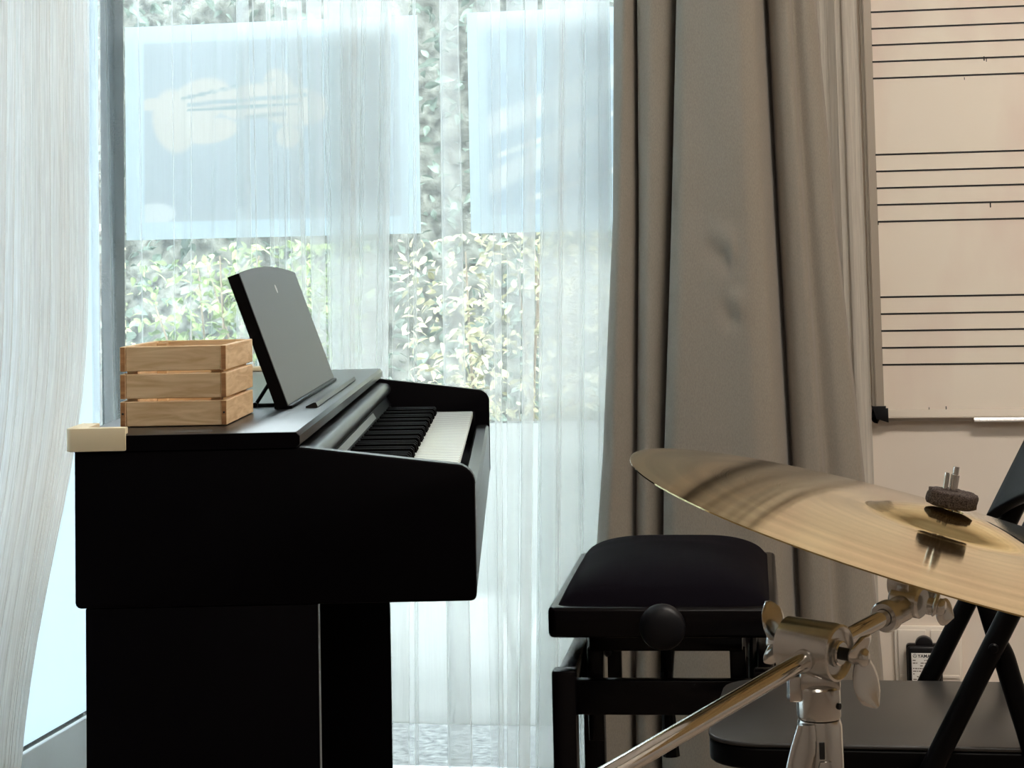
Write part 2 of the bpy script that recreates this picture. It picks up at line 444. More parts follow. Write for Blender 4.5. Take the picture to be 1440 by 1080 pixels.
def bar(X, Z, x0, z0, x1, z1, wd):
    ax, az = x0*1.41, z0; bx, bz = x1*1.41, z1
    t = np.clip(((X*1.41-ax)*(bx-ax)+(Z-az)*(bz-az))/((bx-ax)**2+(bz-az)**2), 0, 1)
    d = np.hypot(X*1.41-ax-t*(bx-ax), Z-az-t*(bz-az)); return 1-ss(wd*.6, wd*1.3, d)
def mixc(base, c, m): return base*(1-m[..., None]) + lin(c)*m[..., None]
def print_hand(X, Z):
    c = np.ones(X.shape+(3,))*lin((214, 229, 238))
    inner = ss(.058, .068, X)*(1-ss(.932, .942, X))*ss(.075, .088, Z)*(1-ss(.915, .928, Z))
    c = mixc(c, (198, 207, 213), inner)
    hand = np.maximum.reduce([ell(X, Z, .17, .55, .075, .15, .2), ell(X, Z, .26, .64, .11, .10, .3), ell(X, Z, .29, .50, .10, .06, .1), ell(X, Z, .42, .63, .10, .08, .15),
                              ell(X, Z, .58, .60, .12, .09, -.1), ell(X, Z, .53, .68, .05, .10, .3), ell(X, Z, .56, .46, .04, .05, 0), ell(X, Z, .10, .63, .06, .03, 0)])
    c = mixc(c, (221, 219, 215), hand*inner)
    for (x0, z0, x1, z1, wd, co) in [(.20, .655, .40, .705, .008, (180, 192, 197)), (.22, .625, .62, .65, .010, (188, 199, 204)), (.22, .60, .60, .61, .007, (172, 187, 193)), (.42, .56, .55, .565, .010, (186, 194, 196)), (.30, .68, .52, .73, .005, (204, 210, 211))]:
        c = mixc(c, co, bar(X, Z, x0, z0, x1, z1, wd)*inner)
    c = mixc(c, (236, 241, 242), ell(X, Z, .10, .12, .07, .05)*inner*.7)
    return c
def print_bow(X, Z):
    c = np.ones(X.shape+(3,))*lin((214, 229, 238))
    inner = ss(.058, .068, X)*(1-ss(.932, .942, X))*ss(.075, .088, Z)*(1-ss(.915, .928, Z))
    c = mixc(c, (202, 215, 225), inner)
    for (x0, z0, x1, z1, wd, co) in [(.08, .80, .22, .78, .07, (206, 220, 230)), (.06, .48, .60, .74, .05, (234, 240, 244)), (.06, .22, .40, .44, .05, (234, 240, 244)), (.1, .35, .7, .62, .012, (242, 245, 246)), (.2, .15, .8, .40, .014, (242, 245, 246))]:
        c = mixc(c, co, bar(X, Z, x0, z0, x1, z1, wd)*inner)
    return c
poster('window_poster', .0005, 1.062, .591, .42, print_hand, 'back of a landscape poster showing pale hands and strings, above the wooden crate')
poster('window_poster', .689, 1.059, .575, .423, print_bow, 'back of a pale blue poster partly hidden behind the taupe curtain')

# ------------------------------------------------------------------ curtains
def resample(P, n):
    P = np.asarray(P, float); d = np.r_[0, np.cumsum(np.linalg.norm(np.diff(P, axis=0), axis=1))]
    t = np.linspace(0, d[-1], n); return np.stack([np.interp(t, d, P[:, k]) for k in range(P.shape[1])], 1), t
def gsmooth(P, sig):
    k = np.arange(-int(3*sig)-1, int(3*sig)+2); g = np.exp(-.5*(k/sig)**2); g /= g.sum()
    out = np.empty_like(P); pad = len(k)//2
    for c in range(P.shape[1]):
        q = np.r_[2*P[0, c]-P[pad:0:-1, c], P[:, c], 2*P[-1, c]-P[-2:-pad-2:-1, c]]
        out[:, c] = np.convolve(q, g, 'valid')
    return out

def sheer_path(s0, s1, folds, dbase, amp, step_rng):
    """plan path along the window: single cloth with small waves; each fold = (start, width, times) doubles the cloth back over itself"""
    pts = []; s = s0; lay = 0
    ev = sorted(folds)
    def d_at(s, l): return dbase + amp*math.sin(s*95+1.3*math.sin(s*31)) + .35*amp*math.sin(s*210+.7) + l*.003
    i = 0
    while s < s1:
        if i < len(ev) and s >= ev[i][0]:
            a, wd, n = ev[i]; i += 1
            for k in range(n):
                for q in np.linspace(0, 1, 10): pts.append((s+q*wd, d_at(s+q*wd, 2*k)))
                for q in np.linspace(0, 1, 10)[1:-1]: pts.append((s+wd-q*wd*.96, d_at(s+wd-q*wd*.96, 2*k+1)))
                s += .04*wd
            continue
        pts.append((s, d_at(s, 0))); s += .0025
    return np.array(pts)

def hang(name, path_fn, zs, m, label, cat='curtain', n=700, sig=2., thick=0, group=None):
    rows = []; uvs = []; n = len(path_fn(1.)); UVL = resample(path_fn(1.), n)[1][-1]
    for z in zs:
        Q = path_fn(z)
        rows.append(np.stack([Q[:, 0], -Q[:, 1], np.full(n, z)], 1)); uvs.append(np.stack([np.linspace(0, UVL, n), np.full(n, z)], 1))
    o = grid(np.array(rows), name, m, uv=np.array(uvs))
    if thick:
        sd = o.modifiers.new('cloth', 'SOLIDIFY'); sd.thickness = thick; sd.offset = 0
    o.matrix_world = RM
    return tag(o, label, cat, group)

folds = [(-.048, .024, 2), (-.026, .022, 1), (.060, .0055, 2), (.122, .0030, 2), (.160, .0028, 2), (.193, .0018, 1), (.246, .036, 2), (.286, .005, 2), (.312, .012, 2), (.326, .026, 1), (.344, .006, 2),
         (.353, .030, 2), (.374, .012, 3), (.390, .034, 3), (.422, .050, 5), (.452, .040, 5), (.474, .012, 5), (.486, .040, 6), (.522, .030, 5), (.538, .008, 4), (.550, .034, 1), (.590, .012, 1),
         (.643, .046, 2), (.683, .004, 2), (.716, .034, 1), (.742, .020, 2), (.768, .034, 2), (.800, .026, 4), (.828, .045, 5), (.862, .050, 6), (.90, .06, 6), (.94, .03, 3)]
base_path = sheer_path(-.05, .985, folds, .036, .006, None)
base_path = gsmooth(resample(base_path, 2600)[0], 1.3)
def sheer_fn(z):
    Q = base_path.copy(); s = Q[:, 0]
    dz = (1.1-z)
    Q[:, 0] = s + dz*(.016*np.sin(s*19+1.) + .004*np.sin(s*43+2.)) - dz*.020*ss(.0, .99, s)
    Q[:, 1] = Q[:, 1]*(1+.12*dz*np.sin(s*37)) + .004*max(0, dz)*np.sin(s*29)
    return Q
hang('sheer_curtain', sheer_fn, np.linspace(.02, 2.5, 44), m_sheer, 'wide white see-through sheer curtain hanging across the window behind the digital piano', n=2600, sig=1.2)

ez = [(2.5, .30), (1.5, .305), (1.24, .308), (.915, .315), (.79, .335), (.707, .368), (.505, .493), (.295, .605), (.2, .625), (.02, .64)]
def left_fn(z):
    zz = [a for a, _ in ez][::-1]; dd = [b for _, b in ez][::-1]
    d0 = float(np.mean([np.interp(z+q, zz, dd) for q in np.linspace(-.14, .14, 15)])); d1 = 1.35
    t = np.linspace(0, 1, 900)
    d = d0 + (d1-d0)*(.55*t+.45*t*t)
    a = (.011 + .014*ss(0, .1, t)*(.6+.4*np.sin(t*31)))
    s = .050 + a*np.sin(2*math.pi*(t*26 + .25*np.sin(t*40)) + .6*math.sin(z*1.3)) + .004*np.sin(t*400) + .010*(1.2-z)*np.sin(t*9)
    return np.stack([s, d], 1)
hang('sheer_curtain', left_fn, np.linspace(.02, 2.5, 40), m_sheer_l, 'gathered off-white sheer curtain at the far left, swept aside before the side window', n=1100, sig=1.)

def cream_fn(z):
    t = np.linspace(0, 1, 300)
    s = 1.30 + .126*t + .0035*np.sin(t*60) + .004*(1.2-z)*t
    d = .034 + .0045*np.sin(t*2*math.pi*5 + .8*np.sin(t*17)) + .0005*np.sin(t*130)
    return np.stack([s, d], 1)
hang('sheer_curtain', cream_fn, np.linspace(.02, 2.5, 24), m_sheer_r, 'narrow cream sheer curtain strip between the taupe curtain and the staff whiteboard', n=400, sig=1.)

# taupe curtain: knots (s at z=1.47, 1.08, .65, .30, depth)
KN = [(1.000, .990, .963, .930, .088), (1.006, .994, .968, .940, .110), (1.022, 1.004, .985, .960, .138), (1.033, 1.026, 1.012, 1.000, .120), (1.0355, 1.029, 1.016, 1.006, .080), (1.0385, 1.032, 1.019, 1.010, .080),
      (1.042, 1.036, 1.024, 1.015, .125), (1.066, 1.052, 1.038, 1.03, .142), (1.095, 1.076, 1.056, 1.047, .128), (1.106, 1.086, 1.062, 1.053, .085), (1.1065, 1.087, 1.064, 1.054, .080), (1.109, 1.091, 1.068, 1.056, .150), (1.122, 1.108, 1.084, 1.075, .172),
      (1.155, 1.145, 1.14, 1.13, .180), (1.19, 1.185, 1.185, 1.18, .188), (1.225, 1.225, 1.230, 1.23, .192), (1.245, 1.252, 1.262, 1.266, .176), (1.258, 1.266, 1.277, 1.282, .130), (1.262, 1.271, 1.282, 1.288, .072), (1.268, 1.276, 1.288, 1.295, .070),
      (1.271, 1.280, 1.291, 1.299, .125), (1.285, 1.297, 1.310, 1.318, .146), (1.305, 1.319, 1.338, 1.348, .150), (1.309, 1.323, 1.342, 1.352, .128), (1.311, 1.326, 1.345, 1.356, .120), (1.332, 1.347, 1.375, 1.39, .128), (1.349, 1.370, 1.405, 1.427, .112), (1.352, 1.374, 1.409, 1.431, .085)]
KN = np.array(KN)
def taupe_fn(z):
    zk = [.30, .65, 1.08, 1.47]
    s = np.array([np.interp(z, zk, [k[3], k[2], k[1], k[0]]) if .30 <= z <= 1.47 else (k[0] + (z-1.47)*(k[0]-k[1])/.39*.6 if z > 1.47 else k[3] + (z-.3)*(k[2]-k[3])/.35*.6) for k in KN])
    d = KN[:, 4] + .004*np.sin(s*40+z*2.2)
    return np.stack([s, d], 1)
zs_t = np.linspace(.015, 2.5, 130)
rows = []
for z in zs_t:
    Q, t = resample(taupe_fn(z), 420); Q[:, 0] -= .013*(1-ss(.97, 1.10, Q[:, 0])); Q = gsmooth(Q, 3.2)
    s, d = Q[:, 0], Q[:, 1].copy()
    for (cs, cz, a, amp, l, w_) in [(1.178, 1.035, -.62, .010, .038, .013), (1.196, .925, -.75, .009, .030, .012)]:
        u_ = (s-cs)*math.cos(a)+(z-cz)*math.sin(a); v_ = -(s-cs)*math.sin(a)+(z-cz)*math.cos(a)
        tap = ss(-l, l*.6, u_)*(1-ss(l*.7, l, u_))
        d += amp*tap*(np.exp(-(v_/w_)**2) - .9*np.exp(-((v_+w_*1.5)/(w_*1.2))**2))
    rows.append(np.stack([s, -d, np.full(len(s), z)], 1))
o = grid(np.array(rows), 'blackout_curtain', m_curtain)
sd = o.modifiers.new('cloth', 'SOLIDIFY'); sd.thickness = .0025; sd.offset = 0
o.matrix_world = RM
tag(o, 'heavy taupe blackout curtain hanging in deep folds behind the bench and cymbal', 'curtain')
struct('trim_2', box((-.0, -.2, 2.5), (1.6, -.02, 2.6)), m_ceil)

# ------------------------------------------------------------------ garden outside (room axes, +y outdoors)
struct('ground', box((-6, .78, -.08), (7, 9, -.02)), m_pave)
struct('ground_shade_strip', box((-.25, .2, -.08), (7, .78, -.02)), m_ground_shade)  # ground near the window coloured darker to stand for shade
o = struct('ground_side', box((-6, -6, -.08), (-.25, .78, -.02)), m_pave)
def leaf_bm(L, wd, curl=.25):
    b = bmesh.new(); n = 4
    c = []; l = []; r_ = []
    for i in range(n+1):
        t = i/n; x = L*t; ww = wd*math.sin(math.pi*min(.98, t**.8*.95+.04)); z = -curl*L*t*t
        c.append(b.verts.new((x, 0, z))); l.append(b.verts.new((x, ww/2, z+.12*ww))); r_.append(b.verts.new((x, -ww/2, z+.12*ww)))
    for i in range(n):
        b.faces.new((c[i], c[i+1], l[i+1], l[i])); b.faces.new((r_[i], r_[i+1], c[i+1], c[i]))
    return b
def leaf_template(L, wd, curl):
    b = leaf_bm(L, wd, curl); v = np.array([q.co[:] for q in b.verts]); b.verts.index_update(); f = [[x.index for x in q.verts] for q in b.faces]; b.free(); return v, f
def rot_rand(rg, up=.2):
    e = Matrix.Rotation(rg.uniform(0, 6.283), 3, 'Z') @ Matrix.Rotation(rg.uniform(-.9, .9)-up, 3, 'Y') @ Matrix.Rotation(rg.uniform(-1.2, 1.2), 3, 'X')
    return e
def leaf_cloud(name, pos, L, wd, m, parent, rg, up=.2):
    tv, tf = leaf_template(L, wd, .3); V = []; F = []; k = 0
    for p in pos:
        R3 = np.array(rot_rand(rg, up)); s = rg.uniform(.6, 1.25)
        V.append(tv*s @ R3.T + np.array(p)); F += [[i+k for i in f] for f in tf]; k += len(tv)
    me = bpy.data.meshes.new(name); me.from_pydata(np.concatenate(V).tolist(), [], F)
    o = link(name, me, m, parent); o['kind'] = 'stuff'; return o

# dense hedge wall
hedge = empty('hedge', RM @ Vector((.5, 2.6, -.02)), RZ, 'tall dark clipped hedge filling the view beyond the window', 'hedge')
xs = np.linspace(-4.2, 4.2, 130); zs = np.linspace(0, 2.15, 50); P = np.zeros((50, 130, 3))
for i, z in enumerate(zs):
    for j, x in enumerate(xs):
        P[i, j] = (x, .10*noise.noise(Vector((x*4, z*4, 3))) + .05*noise.noise(Vector((x*13, z*13, 8))) + .25*max(0, z-1.9), z)
obj_h = grid(P, 'hedge_core', m_hedge_core, hedge)
sd = obj_h.modifiers.new('body', 'SOLIDIFY'); sd.thickness = .5; sd.offset = -1 
rg = random.Random(3)
leaf_cloud('hedge_leaves', [(rg.uniform(-4, 4), -rg.uniform(0, .16), rg.uniform(0, 2.2)) for _ in range(12000)], .05, .026, m_leaf_dark, hedge, rg)

def shrub(name, base, spots, nleaf, nstuff, L, wd, m, label, seed, ntwig):
    rg = random.Random(seed)
    root = empty(name, RM @ Vector(base), RZ, label, 'shrub')
    def pick():
        a = rg.choices(spots, [s[6] for s in spots])[0]
        g = lambda m_, s_: m_ + s_*max(-1.35, min(1.35, rg.gauss(0, 1)))
        return Vector((g(a[0], a[3]), g(a[1], a[4]), max(.02, g(a[2], a[5]))))
    bm = bmesh.new()
    for k in range(ntwig):
        t = pick(); b0 = Vector((rg.uniform(-.12, .12), rg.uniform(-.03, .03), 0)); mid = b0.lerp(t, .55) + Vector((rg.uniform(-.06, .06), rg.uniform(-.04, .04), .06))
        tube(smooth_path([b0, mid, t], it=2), [.006-.0045*i/12 for i in range(13)][:len(smooth_path([b0, mid, t], it=2))] + [.0015]*max(0, len(smooth_path([b0, mid, t], it=2))-13), 5, bm)
    obj('twigs', bm, m_twig, root)['kind'] = 'stuff'
    metas = [bm_mesh(leaf_bm(L*a, wd*b, c), 'leaf', 3.2) for a, b, c in ((1, 1, .25), (1.15, .9, .45), (.85, 1.1, .1))]
    for k in range(nleaf):
        p = pick(); p.y -= .05
        o = link('leaf', metas[k % 3], m, root, p); o.rotation_euler = rot_rand(rg).to_euler()
    leaf_cloud('foliage', [pick() for _ in range(nstuff)], L*.9, wd*.9, m, root, rg)
    return root
# spots: x, y, z, spread x, y, z, weight (local to the shrub base)
shrub('variegated_shrub', (.68, 1.05, -.02), [(-.01, 0, 1.10, .10, .06, .10, 4), (-.16, 0, .80, .08, .06, .10, 2), (.12, 0, .82, .10, .06, .10, 2.2), (.27, .03, .90, .08, .05, .12, 1.6), (-.26, .0, .96, .07, .05, .09, 1.4), (-.24, .0, .68, .07, .05, .09, 1.4), (-.02, .03, .62, .16, .06, .10, 2)],
      300, 1500, .030, .0145, m_leaf_pale, 'pale variegated shrub with cream-white leaves beyond the window, right of the music rest', 11, 14)
shrub('green_shrub', (-.08, 1.05, -.02), [(.10, 0, .95, .10, .06, .09, 3), (-.12, 0, .93, .10, .06, .08, 2), (.20, .0, .95, .07, .06, .09, 1.2), (.02, .04, .75, .16, .05, .12, 1.5)],
      280, 800, .032, .015, m_leaf_green, 'twiggy green shrub beyond the window, above the wooden crate', 12, 26)

# ------------------------------------------------------------------ digital piano
PX, PY = -.464, 2.145
piano = empty('digital_piano', (PX, PY, 0), 0, 'black upright digital piano seen from its bass end, standing along the window', 'piano')
LEN, DEP = 1.35, .42
def arc(cx, cz, r, a0, a1, n=6): return [(cx+r*math.cos(math.radians(a0+(a1-a0)*i/n)), cz+r*math.sin(math.radians(a0+(a1-a0)*i/n))) for i in range(n+1)]
cheek = arc(.006, .651, .006, 180, 270, 3) + arc(.414, .651, .006, 270, 360, 3) + arc(.400, .766, .0202, 2, 82, 6) + [(.236, .8075), (0, .8075)]
for y0, nm in ((0, 'side_panel'), (LEN-.024, 'side_panel')):
    obj(nm, extrude_poly(cheek, 'y', y0, y0+.024, .0022), m_black, piano, .5)
rim = [p for p in arc(.400, .766, .0202, 2, 82, 6)] + [(.236, .8075)]
for y0 in (.002, LEN-.022):
    obj('panel_edge', extrude_poly(rim + [(p[0]-(.0008 if p[0] > .41 else 0)+.0, p[1]+.0006) if p[0] < .41 else (p[0]+.0006, p[1]) for p in rim[::-1]], 'y', y0, y0+.020), m_lid, piano, .7)
obj('top_lid', extrude_poly([(-.004, .8078), (.2335, .8078), (.2375, .8115), (.2375, .8205), (.2335, .8245), (-.001, .8245), (-.004, .8215)], 'y', -.0015, LEN+.0015, .0015), m_lid, piano, .5)
obj('lid_end_shade_skin', extrude_poly([(-.0038, .8080), (.2333, .8080), (.2373, .8117), (.2373, .8198), (.2330, .8238), (-.0008, .8238), (-.0038, .8213)], 'y', -.0022, -.0010), m_black, piano, .5)  # thin matte skin added to keep reflections off the near lid end
obj('keybed', box((.012, .024, .645), (.40, LEN-.024, .700), .002), m_black, piano)
obj('rear_panel', box((.004, .024, .646), (.018, LEN-.024, .807)), m_black, piano)
obj('key_slip', extrude_poly([(.3965, .69), (.3965, .725), (.400, .7275), (.4145, .7275), (.419, .724), (.419, .6455), (.3965, .6455)], 'y', .0245, LEN-.0245), m_lid, piano, .5)
# key cover: rounded lip, face panel, control strip, felt
obj('key_cover', extrude_poly([(.205, .804)] + arc(.243, .7905, .0105, 95, -50, 8) + [(.243, .777), (.200, .777)], 'y', .026, LEN-.026), m_lid, piano, .7)
obj('fall_board', extrude_poly([(.225, .778), (.246, .778), (.2535, .7655), (.2535, .7575), (.225, .7575)], 'y', .026, LEN-.026), m_black, piano, .5)
obj('control_strip', extrude_poly([(.2474, .7764), (.2484, .7768), (.2532, .7688), (.2522, .7684)], 'y', .05, .95), m_strip, piano, .5)
obj('key_felt', box((.2536, .026, .7565), (.2556, LEN-.026, .7580)), m_felt_red, piano, None)
# keys
kw = 1.2245/52; ky0 = (LEN-1.2245)/2
for nm, a, b in (('key_block', .0245, ky0-.001), ('key_block', LEN-ky0+.001, LEN-.0245)):
    obj(nm, box((.25, a, .70), (.396, b, .752), .002), m_black, piano)
wk = bm_mesh(box((.235, .0008, .744), (.393, kw-.0008, .753), .0012, 1), 'white_key', .5); wk.materials.append(m_white_key)
bkm = extrude_poly([(.240, .735), (.3365, .735), (.333, .7625), (.330, .765), (.240, .7655)], 'y', -.0052, .0052, .0012, seg=1)
bk = bm_mesh(bkm, 'black_key', .5); bk.materials.append(m_black_key)
pat = [0, 2, 3, 5, 6]    # A B | C D E F G : blacks follow A, C, D, F, G
for i in range(52):
    link('white_key', wk, None, piano, (0, ky0+i*kw, 0))
    if i % 7 in (0, 2, 3, 5, 6) and i < 51:
        link('black_key', bk, None, piano, (0, ky0+(i+1)*kw, 0))
# stand
obj('stand_panel', box((.0105, .002, 0), (.2536, .020, .6448), .0012), m_black, piano)
obj('stand_edge_light', box((.2536, .0025, .06), (.2541, .0195, .6440)), mat('painted_edge_light', srgb(120, 120, 122), .4), piano, None)  # window light on the panel's front edge, painted as a grey strip
obj('stand_panel', box((.0105, 1.195, 0), (.2536, 1.213, .6448), .0012), m_black, piano)
obj('back_board', box((.030, .020, .30), (.044, 1.195, .6448), .001), m_black, piano)
obj('pedal_bar', box((.10, .020, .04), (.16, 1.195, .14), .004), m_black, piano)
for k, yy in enumerate((.58, .655, .73)):
    obj('pedal', box((.16, yy, .06), (.27, yy+.024, .068), .003), m_alu, piano)
for yy in (.002, 1.195):
    obj('foot', box((.0, yy-.0015, 0), (.36, yy+.0195, .05), .004), m_black, piano)
# music rest: leaning slab with an arched top
lean = Vector((.1266-.185, 0, .992-.829)); lean_l = lean.length; lu = lean.normalized(); ln_ = Vector((lu.z, 0, -lu.x))
prof = []
for i in range(25):
    t = i/24; prof.append((.355+.64*t, lean_l + .009*(1-(2*t-1)**2)))
edge = [(.355, 0), (.995, 0)] + [(a, b) for a, b in prof[::-1]]
def slab(edge, th):
    b = bmesh.new()
    F_ = [b.verts.new(Vector((.185, y, .829)) + lu*h) for y, h in edge]; B_ = [b.verts.new(Vector((.185, y, .829)) + lu*h - ln_*th) for y, h in edge]
    b.faces.new(F_); b.faces.new(B_[::-1]); n = len(edge)
    for i in range(n): b.faces.new((F_[i], B_[i], B_[(i+1) % n], F_[(i+1) % n]))
    return b
b = slab(edge, .0145)
rest = obj('music_rest', b, m_metal_black, piano, None)
edge2 = [(.3555, .0005), (.9945, .0005)] + [(min(max(a, .3555), .9945), bb-.0005) for a, bb in prof[::-1]]
bf = slab(edge2, .0006); bmesh.ops.translate(bf, verts=bf.verts[:], vec=ln_*.0010)
face = obj('rest_face', bf, m_rest, rest, None)
cb = Vector((.185, .672, .829)) + lu*(lean_l*.86) + ln_*.0011
obj('emblem', lathe([(0, 0), (0, .0062), (.0006, .0058), (.0006, 0)], cb, ln_, 20), m_emblem, rest)
for yy in (.40, .93):
    bm = bmesh.new()
    top = Vector((.185, yy, .829)) + lu*.035 - ln_*.0145
    tube([top, Vector((.140, yy, .8275))], .0024, 8, bm); tube([Vector((.138, yy, .8270)), Vector((.178, yy, .8270))], .0024, 8, bm)
    tube([Vector((.140, yy-.006, .8275)), Vector((.140, yy+.006, .8275))], .0035, 10, bm)
    tube([top+Vector((0, -.008, 0)), top+Vector((0, .008, 0))], .004, 10, bm)
    obj('support_wire', bm, m_metal_black, rest)
bm = bmesh.new(); box((.168, .36, .8247), (.190, .99, .8288), .001, bm=bm)
obj('rest_hinge', bm, m_metal_black, rest)
obj('page_ledge', extrude_poly([(.206, .8246), (.2195, .8246), (.2205, .8262), (.2185, .8308), (.2155, .8308), (.206, .8264)], 'y', .37, .98), m_lid, piano, .5)

# cream corner guards
def guard(y_near, sgn, label):
    b = bmesh.new()
    # L in plan, wrapping the lid corner
    L1, L2, t = .0625, .075, .0075
    cor = arc(-.0010, -.0010, .0065, 180, 270, 6)
    top = [(-.0068, L2-.0008)] + [(a*.9-.0003, c*.9-.0003) for a, c in cor] + [(L1-.0083, -.0068), (L1-.0083, .012), (.014, .012), (.012, .014), (.012, L2-.0008)]
    merge(b, extrude_poly(top, 'z', .8250, .8325, .0012, seg=2))
    wall = [(-.0075, L2)] + cor + [(L1-.0075, -.0075), (L1-.0075, -.0029), (-.0049, -.0029), (-.0049, L2)]
    merge(b, extrude_poly(wall, 'z', .8085, .8328, .0011, seg=2))
    if sgn < 0: bmesh.ops.scale(b, vec=(1, -1, 1), verts=b.verts[:])
    o = obj('corner_guard', b, m_cream, None, .7, (PX, y_near, 0))
    return tag(o, label, 'corner guard')
guard(PY, 1, 'cream foam corner guard on the near back corner of the piano lid')
guard(PY+LEN, -1, 'cream foam corner guard at the far end of the piano lid, behind the music rest')

# ------------------------------------------------------------------ pine crate on the lid
crate = empty('wooden_crate', (PX+.0285, PY+.103, .8250), -.02, 'small open pine slat crate on the piano lid', 'crate')
CW, CL, T = .118, .196, .0062
for k in range(3):
    z0 = .0005 + k*.0302; z1 = z0 + .0272
    for x in (0, CW-T):
        obj('side_slat', box((x, .0, z0), (x+T, CL, z1), .0008, 1), m_pine, crate)
        for y in (-.0003, CL-.0003):
            obj('end_grain', box((x+.0006, y, z0+.0006), (x+T-.0006, y+.0006, z1-.0006)), m_pine_end, crate, None)
    for y in (.0004, CL-T-.0004):
        obj('end_slat', box((T+.0002, y, z0), (CW-T-.0002, y+T, z1), .0008, 1), m_pine, crate)
for x in (T+.0003, CW-T-.0123):
    for y in (T+.0008, CL-T-.0128):
        obj('corner_post', box((x, y, .004), (x+.012, y+.012, .086), .0006, 1), m_pine, crate)
obj('bottom_board', box((T+.0005, T+.001, .0005), (CW-T-.0005, CL-T-.001, .0045), .0005, 1), m_pine, crate)
for x in (.0031, CW-.0031):
    obj('nail_head', lathe([(0, 0), (0, .0013), (-.0007, .0011), (-.0007, 0)], (x, -.0001, .0145), (0, 1, 0), 10), m_rod_dark, crate)

# ------------------------------------------------------------------ adjustable piano bench
bench = empty('piano_bench', (.2235, 3.018, 0), -.118, 'black height-adjustable piano bench with velvet seat and side knobs', 'bench')
bw, bl = .1555, .265
def rrect(x, y, r, n=5):
    out = []
    for cx, cy, a in ((x-r, y-r, 0), (-x+r, y-r, 90), (-x+r, -y+r, 180), (x-r, -y+r, 270)):
        out += [(cx+r*math.cos(math.radians(a+90*i/n)), cy+r*math.sin(math.radians(a+90*i/n))) for i in range(n+1)]
    return out
obj('seat_frame', extrude_poly(rrect(bw, bl, .012), 'z', .492, .533, .006, seg=3), m_bench, bench, .7)
# cushion: domed pad
n = 28; P = np.zeros((n, n, 3))
for i in range(n):
    for j in range(n):
        a = -1+2*i/(n-1); c = -1+2*j/(n-1)
        a2 = math.copysign(abs(a)**.75, a); c2 = math.copysign(abs(c)**.75, c)
        h = (max(0, 1-abs(a2)**4.2)**.55)*(max(0, 1-abs(c2)**5.0)**.5)
        wr = .0012*noise.noise(Vector((a*3, c*2, 1)))*h + .0022*math.exp(-((c+.15*a-.1)/.09)**2)*h*math.sin(a*3+1)
        P[j, i] = (a2*.1435, c2*.250, .5322 + .0415*h + .0045*h*(1-a2*a2)*(1-c2*c2) + wr)
cu = grid(P, 'cushion', m_velvet, bench)
sb = cu.modifiers.new('smooth', 'SUBSURF'); sb.levels = 1; sb.render_levels = 2
obj('apron', box((-.105, -.205, .464), (.105, .205, .492), .002), m_bench, bench)
for sgn in (-1, 1):
    yk = sgn*.262
    kn = lathe([(0, 0), (0, .010), (.004, .011), (.0042, .026), (.007, .0295), (.016, .031), (.024, .0285), (.028, .022), (.030, .010), (.0305, 0)], (.0, sgn*.262, .5095), (0, sgn, 0), 36)
    obj('height_knob', kn, m_plastic_black, bench, .9)
    obj('end_rail', box((-.135, sgn*.232-.011, .386), (.135, sgn*.232+.011, .432), .002), m_bench, bench)
    for sx in (-1, 1):
        obj('leg', box((sx*.136-.0165, sgn*.240-.0165, 0), (sx*.136+.0165, sgn*.240+.0165, .447), .003), m_bench, bench)
        obj('lift_link', box((sx*.098-.011, sgn*.185-.008, .34), (sx*.098+.011, sgn*.185+.008, .466), .002), m_bench, bench)
for sx in (-1, 1):
    obj('long_rail', box((sx*.136-.011, -.2235, .388), (sx*.136+.011, .2235, .442), .002), m_bench, bench)
    obj('scissor_arm', tube([(sx*.118, -.20, .385), (sx*.118, .12, .478)], .007, 8), m_metal_black, bench)
    obj('scissor_arm', tube([(sx*.108, .20, .385), (sx*.108, -.12, .478)], .007, 8), m_metal_black, bench)
obj('lift_screw', tube([(0, -.222, .420), (0, -.10, .455), (0, .10, .455), (0, .222, .420)], .009, 10), m_metal_black, bench)
obj('lift_column', tube([(0, -.19, .464), (0, -.19, .40), (0.004, -.19, .32)], [.0075, .0085, .012], 10), m_metal_black, bench)

# ------------------------------------------------------------------ folding chair
CH = Matrix.Translation((.245, 2.545, 0)) @ Matrix.Rotation(RZ-.0, 4, 'Z')
chair = empty('folding_chair', (.245, 2.545, 0), RZ, 'black folding chair with dark flat seat, in front of the whiteboard wall', 'chair')
def rr_path(x0, x1, y0, y1, r, n=6):
    out = []
    for cx, cy, a in ((x1-.02, y1-.02, 0), (x0+r, y1-r, 90), (x0+r, y0+r, 180), (x1-.02, y0+.02, 270)):
        rr = r if a in (90, 180) else .02
        out += [(cx+rr*math.cos(math.radians(a+90*i/n)), cy+rr*math.sin(math.radians(a+90*i/n))) for i in range(n+1)]
    return out
outer = rr_path(-.004, .385, -.184, .181, .06)
obj('seat', extrude_poly(outer, 'z', .4395, .445, .0025, seg=3), m_seat, chair, .6)
obj('seat_rim', extrude_poly(rr_path(-.003, .384, -.183, .180, .059), 'z', .414, .4393, .004, seg=3), m_metal_black, chair, .6)
TR = .0125
